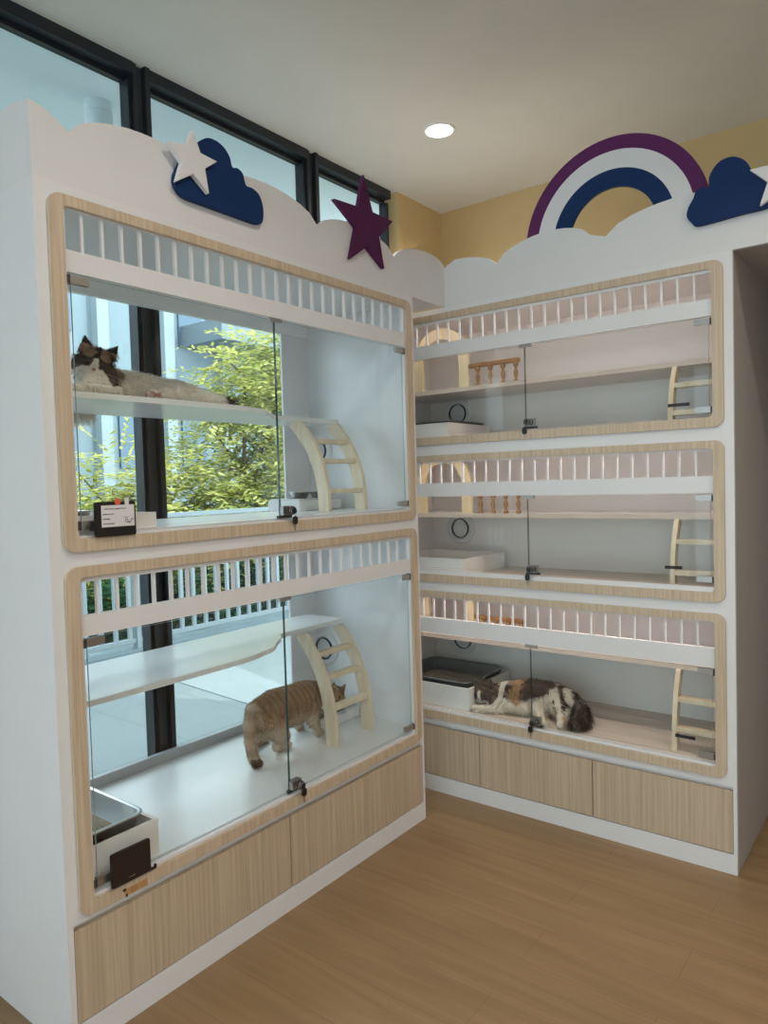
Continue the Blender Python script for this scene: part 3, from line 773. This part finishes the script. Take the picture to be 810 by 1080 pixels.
    nn = MB(); nc = H(0, -.16, 1.10)
    nn.lathe([(1e-4, -.07*k), (.10*k, -.05*k), (.12*k, 0), (.07*k, .06*k), (1e-4, .07*k)], (0, 0, 0), (0, 0, 1), 10)
    nn.v = [tuple(nc+r*v[0]+u*v[1]*.7+f*v[2]) for v in map(Vector, nn.v)]
    nn.build('nose', M['nose'], body, smooth=True)
    wh = MB()
    for s in (-1, 1):
        for q in range(4):
            a = H(s*.26, -.32-.04*q, .95); wh.tube([a, a+(r*s*.8+u*(.15-.18*q)+f*.1)*k*.7, a+(r*s*1.5+u*(.1-.32*q)+f*.0)*k*.9], [.0004, .0003, .0001], 4)
    wh.build('whiskers', M['paper'], body)
    return body
def nz(p, s, o=0): return mnoise.noise(Vector((p.x*s+o, p.y*s+o*2, p.z*s-o)))
def mixc(a, b, t): t = max(0, min(1, t)); return tuple(x+(y-x)*t for x, y in zip(a, b))
def sstep(a, b, x): t = max(0, min(1, (x-a)/(b-a))); return t*t*(3-2*t)

# ragdoll on the upper shelf
ZS = 1.788
CREAM, DKB, TAN, GREY = (.82, .75, .65), (.040, .030, .026), (.36, .25, .17), (.10, .085, .08)
def col_rag(p, n, h):
    a, b, c = h; jit = .10*nz(p, 60)
    if a*a+b*b+c*c < 3.6 and c > -.95:
        if b > .95+jit*.5:                                          # ears
            return mixc(DKB, (.30, .22, .18), sstep(.2, .6, c) if abs(abs(a)-.62) < .22 and b < 1.25 else 0)
        white = b < .30-.95*max(0, abs(a)-.10)+jit if c > .1 else b < -.62
        if white and not (abs(a) > .12 and b > -.12 - .0): return CREAM
        if abs(a) < .13+.30*max(0, .30-b) and b < .46+jit: return CREAM
        if b > .38: return mixc(TAN, DKB, sstep(-.1, .25, nz(p, 45, 3)+(.5 if abs(a) < .16 else 0)))
        if c < -.1: return mixc((.30, .22, .16), CREAM, sstep(-.2, -.8, b))
        return mixc(DKB, (.16, .115, .09), .5+.5*nz(p, 50, 1))
    if p.y > -1.05 and p.z < 1.85 and p.x < -.228: return mixc(DKB, (.10, .075, .06), .5+.5*nz(p, 80))
    t = sstep(.25, .6, nz(p, 16, 5))
    base = mixc(CREAM, (.60, .50, .40), t*.6)
    if -1.40 < p.y < -1.36 and p.z < 1.84 and p.x > -.27: base = mixc(base, (.22, .16, .12), .6)  # dark shadow on the body put into the coat colour
    if -1.315 < p.y < -1.255 and p.x > -.225 and p.z < 1.815: base = mixc((.42, .22, .18), CREAM, sstep(-.2, .4, nz(p, 120)))
    return base
def fur_rag(p, n, h):
    a, b, c = h
    if a*a+b*b+c*c < 3.4 and c > -.7:
        if b > .95: return .006, (0, 0, .4)
        if c > .5: return .006, (0, 0, -.2)
        return .014, (0, 0, -.3)
    if p.y > -1.04: return .024, (.1, .8, -.1)
    if p.x < -.54: return .032, (-.05, .1, -1.6)
    if p.y < -1.33: return .022, (0, .1, -.7)
    return .015, (.1, .6, -.25)
cam_dir = lambda p: Vector((1.816, -2.703, 1.5))-Vector(p)
hc1 = (-.262, -1.447, 1.890)
blobs = [
    [((-.30, -1.43, 1.855), .056), ((-.305, -1.36, 1.842), .055), ((-.31, -1.24, 1.838), .050), ((-.31, -1.13, 1.832), .045), ((-.30, -1.09, 1.825), .038)],
    [((-.26, -1.47, 1.838), .042), ((-.25, -1.42, 1.83), .04)],
    [((-.225, -1.53, 1.808), .019), ((-.205, -1.47, 1.806), .019), ((-.20, -1.405, 1.804), .018)],
    [((-.29, -1.15, 1.832), .046), ((-.25, -1.10, 1.825), .036), ((-.215, -1.06, 1.812), .024), ((-.190, -1.040, 1.806), .019), ((-.178, -1.030, 1.803), .017)],
    [((-.25, -1.20, 1.815), .028), ((-.215, -1.25, 1.806), .018), ((-.20, -1.29, 1.805), .017)],
    [((-.31, -1.09, 1.815), .026), ((-.295, -1.02, 1.810), .024), ((-.27, -.96, 1.809), .023), ((-.245, -.915, 1.805), .017)],
    [((-.34, -1.35, 1.832), .045), ((-.44, -1.36, 1.825), .038), ((-.53, -1.37, 1.81), .028), ((-.585, -1.38, 1.785), .020)],
    [((-.592, -1.50, 1.778), .016), ((-.594, -1.38, 1.772), .020), ((-.592, -1.27, 1.776), .016)],
]
cat('cream longhaired cat with dark brown mask and white blaze, lying on the upper shelf', blobs,
    dict(c=hc1, f=cam_dir(hc1)+Vector((0, 0, -.25)), up=Vector((.27, .21, 1)), k=.055, wide=1, zmin=ZS+.001, over=-.572, open=.25), col_rag, fur_rag, 15000, (-.30, -1.3, ZS), .0048, group='cats')

# tan shorthair walking in the lower cell
ZF = .414
TANC, TAND, BEL = (.33, .21, .125), (.15, .085, .045), (.60, .49, .38)
def col_tan(p, n, h):
    a, b, c = h
    if a*a+b*b+c*c < 3 and c > -.5:
        if b > .9: return mixc(TANC, TAND, .5)
        if c > .4 and b < -.2: return mixc(BEL, TANC, .3)
        return mixc(TANC, TAND, sstep(-.2, .5, nz(p, 55)+(.3 if b > .3 else 0)))
    st = .5+.5*math.sin((p.y*1.0+.25*(p.z-.5))*210+3.8*nz(p, 16)+p.x*20)
    up = sstep(.50, .60, p.z+.02*nz(p, 25))
    if p.y < -.79:                                                  # tail
        t = sstep(.3, .9, .5+.5*math.sin(p.z*95))
        c0 = mixc(mixc(BEL, TANC, .55), TAND, .35*t)
        return mixc(c0, (.09, .05, .03), 1 if (p.z < .455 and p.x > -.272) else 0)
    c0 = mixc(TANC, TAND, sstep(.45, 1, st+.35*nz(p, 40))*.42)
    return mixc(mixc(BEL, c0, .15), c0, up)
def fur_tan(p, n, h):
    a, b, c = h
    if a*a+b*b+c*c < 3 and c > -.5: return .005, (0, -.5, 0)
    if p.y < -.79: return .009, (0, 0, -.6)
    if p.z < .46: return .004, (0, 0, -.6)
    return .012, (0, -.7, -.35)
blobs = [
    [((-.325, -.755, .592), .066), ((-.325, -.68, .603), .074), ((-.325, -.58, .600), .073), ((-.33, -.49, .602), .066), ((-.335, -.42, .592), .055), ((-.342, -.355, .567), .044), ((-.345, -.31, .55), .04)],
    [((-.325, -.66, .565), .062), ((-.325, -.56, .560), .062), ((-.33, -.49, .562), .056)],
    [((-.292, -.745, .560), .056), ((-.284, -.70, .515), .042), ((-.288, -.665, .485), .026), ((-.300, -.705, .452), .019), ((-.322, -.665, .428), .0165), ((-.326, -.608, .426), .0165)],
    [((-.368, -.735, .560), .052), ((-.385, -.70, .51), .038), ((-.40, -.665, .485), .024), ((-.425, -.70, .452), .018), ((-.445, -.665, .428), .016), ((-.45, -.612, .426), .016)],
    [((-.300, -.485, .570), .043), ((-.296, -.492, .515), .030), ((-.303, -.462, .462), .020), ((-.312, -.450, .430), .0175), ((-.318, -.420, .427), .0175)],
    [((-.365, -.475, .570), .040), ((-.390, -.485, .515), .028), ((-.42, -.455, .462), .019), ((-.434, -.44, .430), .017), ((-.438, -.41, .427), .017)],
    [((-.318, -.800, .615), .032), ((-.308, -.832, .575), .026), ((-.295, -.845, .520), .024), ((-.283, -.846, .470), .023), ((-.272, -.842, .440), .022), ((-.256, -.838, .437), .018)],
]
hc2 = (-.345, -.285, .545)
cat('tan tabby shorthaired cat standing with lowered head behind the ladder in the lower cell', blobs,
    dict(c=hc2, f=(.12, .9, -.55), up=(0, .5, .9), k=.046, zmin=ZF, open=.7), col_tan, fur_tan, 15000, (-.33, -.6, ZF), .0048, group='cats')

# calico resting in the bottom cell of the other cabinet
ZB = .4125
WHT, DG, ORG = (.74, .68, .58), (.060, .045, .040), (.36, .20, .10)
def col_cal(p, n, h):
    a, b, c = h; j = .022*nz(p, 40)+.018*nz(p, 110, 6)
    if a*a+b*b+c*c < 3.2 and c > -.75:
        if abs(a) < .13+.25*max(0, -b-.05) and b < .55 and c > .2: return WHT
        if c > .1 and b < -.38: return WHT
        if b < -.62: return WHT
        return mixc(DG, (.16, .12, .10), .5+.6*nz(p, 45, 2)) if not (.2 < b < .8 and abs(nz(p, 35, 4)) < .10) else (.30, .20, .13)
    if p.x > .525 and (p.y < .345 or p.x > .56) and not (p.x < .535 and p.z < .45): return mixc(DG, (.20, .155, .12), sstep(0, .6, nz(p, 60, 7)+.4*math.sin(p.x*120+p.z*60)))
    if p.x < .205: return WHT
    if p.z < .478+j*1.5 and p.y < .40: return mixc(WHT, (.50, .34, .20), sstep(.2, .5, nz(p, 25, 9)))
    if p.x < .238+j: return mixc(DG, (.30, .24, .19), sstep(-.1, .3, math.sin(p.z*140)))
    if p.x < .288+j: return mixc(ORG, (.50, .34, .20), .5+.5*nz(p, 50))
    if p.x < .43+j*1.5 and p.z > .485+.35*(p.x-.30): return mixc(DG, (.14, .10, .085), .5+.5*nz(p, 60))
    if p.x > .44: return mixc(WHT, DG, sstep(.55, .8, .5+.5*math.sin(p.x*130+p.z*90)))
    return WHT
def fur_cal(p, n, h):
    a, b, c = h
    if a*a+b*b+c*c < 3 and c > -.5:
        if b > .95: return .006, (0, 0, .4)
        return (.006 if c > .5 else .013), (0, 0, -.3)
    if p.x > .525: return .036, (.3, -.5, -.5)
    if p.x < .21: return .022, (0, -.1, -.7)
    return .020, (.6, -.1, -.45)
blobs = [
    [((.125, .315, .475), .050), ((.19, .325, .485), .062), ((.30, .345, .498), .073), ((.40, .355, .495), .072), ((.475, .36, .485), .062)],
    [((.15, .275, .452), .036), ((.22, .275, .450), .036), ((.30, .285, .448), .036)],
    [((.20, .25, .434), .020), ((.13, .225, .430), .018), ((.075, .215, .428), .016)],
    [((.36, .30, .455), .040), ((.395, .255, .437), .024), ((.425, .205, .431), .018), ((.445, .192, .430), .017)],
    [((.46, .315, .47), .046), ((.50, .265, .450), .028), ((.512, .220, .433), .020), ((.515, .200, .431), .018)],
    [((.50, .37, .485), .036), ((.545, .335, .47), .036), ((.575, .29, .455), .036), ((.585, .25, .448), .033), ((.575, .225, .445), .026)],
]
hc3 = (.088, .285, .497)
cat('calico longhaired cat with white chest and bushy dark tail, resting beside the grey litter tray', blobs,
    dict(c=hc3, f=(.10, -1, -.40), up=(.10, -.25, 1), k=.053, wide=.9, zmin=ZB, open=.25), col_cal, fur_cal, 16000, (.32, .3, ZB), .005, group='cats')

# ------------------------------------------------------------------ outside
struct(MB().box((-4.0, -8, -.25), (XW-.08, 9, -.03)).build('terrace_floor', M['terrace']))
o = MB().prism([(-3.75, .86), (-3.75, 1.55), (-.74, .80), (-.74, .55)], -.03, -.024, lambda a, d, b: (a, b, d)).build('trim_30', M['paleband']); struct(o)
struct(MB().box((-2.0, -8, 3.2), (XW-.09, 9, 3.5)).build('terrace_soffit', M['soffit']))
struct(MB().box((-4.0, -8, -.25), (-3.72, 9, .10)).build('terrace_kerb', M['kerb']))
r = thing('terrace_railing', 'white metal railing of square balusters along the terrace edge', 'railing', (-3.82, 2, .10))
MB().box((-3.86, -4, 1.235), (-3.78, 8.5, 1.275)).build('top_rail', M['railgrey'], r, bevel=.004)
MB().box((-3.84, -4, .15), (-3.80, 8.5, .19)).build('bottom_rail', M['railgrey'], r)
bal = None; y = -3.9; k = 0
while k < 88:
    if bal is None: bal = MB().box((-3.835, y-.016, .19), (-3.805, y+.016, 1.235)).build('baluster', M['railgrey'], r); y_0 = y
    else: dup_part(bal, r, (0, y-y_0, 0))
    if k % 14 == 7: MB().box((-3.855, y+.05, .10), (-3.785, y+.09, 1.235)).build('post', M['railgrey'], r)
    y += .138; k += 1
r = thing('terrace_light', 'white cylinder spotlight fixed under the terrace soffit, seen through the high window', 'ceiling light', (-1.125, -.853, 3.2))
MB().lathe([(0, 0), (.058, 0), (.058, -.045), (0, -.045)], (-1.125, -.853, 3.2), (0, 0, 1), 32).build('mount', M['rail'], r)
MB().lathe([(0, -.048), (.060, -.048), (.060, -.19), (.05, -.195), (.0, -.18)], (-1.125, -.853, 3.2), (0, 0, 1), 32).build('body', M['rail'], r)
struct(MB().box((-40, -25, -3.7), (-3.9, 40, -3.5)).build('garden_ground', M['ground']))

def tree(name, label, base, trunk_h, crown, leaf, nleaf, seed, lsize=.10, trunk=True):
    rnd = random.Random(seed)
    root = thing(name, label, 'tree' if trunk else 'bush', base, 'trees beyond the terrace railing' if trunk else 'bushes beyond the terrace railing')
    bx, by, bz = base
    if trunk:
        top = Vector((bx+rnd.uniform(-.3, .3), by+rnd.uniform(-.3, .3), bz+trunk_h))
        mid = Vector((bx+rnd.uniform(-.15, .15), by+rnd.uniform(-.15, .15), bz+trunk_h*.5))
        MB().tube([base, mid, top], [.13, .10, .07], 8).build('trunk', M['bark'], root, smooth=True)
        for cx, cy, cz, rr in crown:
            e = Vector((cx, cy, cz)); m1 = top.lerp(e, .5)+Vector((rnd.uniform(-.2, .2), rnd.uniform(-.2, .2), rnd.uniform(-.1, .25)))
            s = mid.lerp(top, rnd.uniform(.4, 1))
            b = MB().tube([s, m1, e, e+Vector((rnd.uniform(-.4, .4), rnd.uniform(-.5, .5), rr*.6))], [.05, .035, .02, .008], 6)
            for q in range(4):
                f_ = m1.lerp(e, rnd.uniform(.1, 1)); b.tube([f_, f_+Vector((rnd.uniform(-.6, .6), rnd.uniform(-.6, .6), rnd.uniform(-.1, .6)))*rr], [.015, .005], 5)
            b.build('branch', M['bark'], root, smooth=True)
    P = []; F = []
    vol = sum(c[3]**2 for c in crown)
    for cx, cy, cz, rr in crown:
        # leaves gathered in sprays
        nn = int(nleaf*rr*rr/vol/14)
        for q in range(nn):
            d = Vector((rnd.gauss(0, 1), rnd.gauss(0, 1), rnd.gauss(0, .8))).normalized()*rr*rnd.uniform(.35, 1.05)
            c = Vector((cx, cy, cz))+d
            ax = (d.normalized()*.6+Vector((rnd.uniform(-1, 1), rnd.uniform(-1, 1), rnd.uniform(-.6, .2)))).normalized()
            sd = ax.cross(Vector((0, 0, 1))).normalized()
            for l in range(14):
                t = l/14*lsize*5
                sg = 1 if l % 2 else -1
                p = c+ax*t+Vector((0, 0, -.35*t*t))
                dr = (sd*sg+ax*.6+Vector((0, 0, rnd.uniform(-.5, .2)))).normalized()*lsize*rnd.uniform(.7, 1.3)
                wv = dr.cross(Vector((rnd.uniform(-.4, .4), rnd.uniform(-.4, .4), 1))).normalized()*lsize*.22
                o = len(P); P += [p, p+dr*.5+wv, p+dr, p+dr*.5-wv]; F.append((o, o+1, o+2, o+3))
    m = MB(); m.add(P, F); o = m.build('foliage', leaf, root, fixn=False); o['kind'] = 'stuff'
    return root
tree('leafy_tree', 'yellow-green leafy tree filling the upper window beyond the railing, nearest the black mullion', (-6.2, 4.2, -3.5), 3.2,
     [(-6.0, 3.2, 1.1, .9), (-6.3, 4.3, 1.9, 1.0), (-6.1, 5.0, 1.2, .9), (-6.6, 3.9, .5, 1.0), (-6.0, 4.6, .2, .8), (-6.4, 5.2, 2.6, .8), (-6.2, 4.5, 3.1, .6), (-6.3, 5.4, 3.6, .6)], M['leaf_yellow'], 30000, 1, .12)
tree('leafy_tree', 'bright yellow-green tree at the left of the upper window beyond the railing', (-6.8, 2.0, -3.5), 2.8,
     [(-6.6, 1.6, .7, .9), (-6.7, 2.6, 1.2, .9), (-6.4, 2.2, .2, .9), (-6.5, 1.0, .1, .8)], M['leaf_yellow'], 18000, 2, .12)
tree('leafy_tree', 'deeper green tree with bare branches at the right of the upper window', (-6.0, 6.3, -3.5), 3.4,
     [(-6.0, 6.1, 1.1, .9), (-6.2, 6.9, 1.7, 1.0), (-5.9, 5.9, .3, .8), (-6.3, 6.7, .5, .9), (-6.5, 6.3, 2.8, .8), (-6.3, 6.0, 3.5, .6), (-6.4, 7.0, 3.2, .7)], M['leaf_green'], 26000, 3, .12)
for k, (x, y) in enumerate([(-5.2, .2), (-5.0, 1.5), (-5.4, 2.9), (-5.1, 4.3), (-5.3, 5.8), (-5.2, 7.3)]):
    tree('garden_bush', ['dark green bush behind the railing at its near end', 'dark green bush behind the railing left of the black mullion', 'dark green bush behind the railing right of the black mullion', 'green bush behind the railing near the middle of the lower window', 'green bush behind the railing below the bare branches', 'green bush behind the far end of the railing'][k],
         (x, y, -3.5), 0, [(x, y, -.6, .9), (x+.1, y+.4, .15, .6), (x-.1, y-.4, .1, .65), (x, y, -1.9, 1.0)], M['leaf_dark'], 11000, 20+k, .13, False)

bld = thing('office_building', 'pale blue-white building with tall windows behind the trees', 'building', (-14.5, 9, -3.5))
MB().box((-16, -12, -3.5), (-13.2, 30, 6.9)).build('wall', M['facade'], bld)
y = 1.2; k = 0
while y < 22:
    MB().box((-13.2, y-.12, -3.5), (-12.95, y+.16, 6.9)).build('pilaster', M['facade2'], bld)
    for z0, z1 in ((-1.2, .9), (2.0, 3.3), (5.0, 6.6)):
        if (k*7+int(z0*3)) % 5 != 1:
            f_ = MB().box((-13.2, y+.45, z0), (-13.14, y+1.15, z1)).build('window', M['fglass'], bld)
    y += 1.75; k += 1
MB().box((-13.2, 8.7, 5.0), (-11.6, 12.6, 5.5)).build('canopy', M['facadegrey'], bld)
MB().box((-13.2, 12.0, 2.3), (-12.2, 16.0, 2.8)).build('canopy', M['facadegrey'], bld)

# ------------------------------------------------------------------ light
world = bpy.data.worlds.new('sky'); bpy.context.scene.world = world; world.use_nodes = True
t = world.node_tree; t.nodes.clear()
out = t.nodes.new('ShaderNodeOutputWorld'); bg = t.nodes.new('ShaderNodeBackground')
tc = t.nodes.new('ShaderNodeTexCoord'); sx = t.nodes.new('ShaderNodeSeparateXYZ'); t.links.new(tc.outputs['Generated'], sx.inputs[0])
mr = t.nodes.new('ShaderNodeMapRange'); mr.inputs['From Min'].default_value = -.2; mr.inputs['From Max'].default_value = -.95
mr.inputs['To Min'].default_value = 5.2; mr.inputs['To Max'].default_value = 3.6
t.links.new(sx.outputs['Y'], mr.inputs['Value'])
bg.inputs[0].default_value = (.86, .93, 1.0, 1)
t.links.new(mr.outputs[0], bg.inputs[1]); t.links.new(bg.outputs[0], out.inputs[0])
S = bpy.data.lights.new('sun', 'SUN'); S.energy = 4.0; S.angle = .02; S.color = (1, .95, .84)
so = bpy.data.objects.new('sun', S); C.objects.link(so)
so.rotation_euler = Vector((.62, .25, .75)).to_track_quat('Z', 'Y').to_euler()
def portal(loc, rot, sx_, sy_):
    L = bpy.data.lights.new('window_portal', 'AREA'); L.shape = 'RECTANGLE'; L.size = sx_; L.size_y = sy_; L.cycles.is_portal = True
    o = bpy.data.objects.new('window_portal', L); C.objects.link(o); o.location = loc; o.rotation_euler = rot
portal((1.75, Y0-.12, 1.4), (PI/2, 0, 0), 4.3, 2.6)
portal((XW-.14, -.58, 1.8), (0, -PI/2, 0), 2.7, 2.6)

# ------------------------------------------------------------------ camera
cam = bpy.data.cameras.new('camera'); co = bpy.data.objects.new('camera', cam); C.objects.link(co)
Rr = Vector((0.79343611, 0.60800421, -0.02810712)); Uu = Vector((-0.00242708, 0.04933936, 0.99877912)); Ff = Vector((-0.6086487, 0.79239921, -0.0406233))
mtx = Matrix.Identity(4)
for i in range(3): mtx[i][0] = Rr[i]; mtx[i][1] = Uu[i]; mtx[i][2] = -Ff[i]
mtx.translation = Vector((1.81618456, -2.70272294, 1.5))
co.matrix_world = mtx
cam.sensor_fit = 'HORIZONTAL'; cam.sensor_width = 36; cam.lens = 36*764.472/810; cam.clip_start = .05
sc = bpy.context.scene; sc.camera = co
sc.view_settings.view_transform = 'Standard'; sc.view_settings.look = 'None'; sc.view_settings.gamma = 1; sc.view_settings.exposure = -.10
sc.cycles.transparent_max_bounces = 24; sc.cycles.max_bounces = 10; sc.cycles.diffuse_bounces = 5
sc.cycles.sample_clamp_indirect = 6
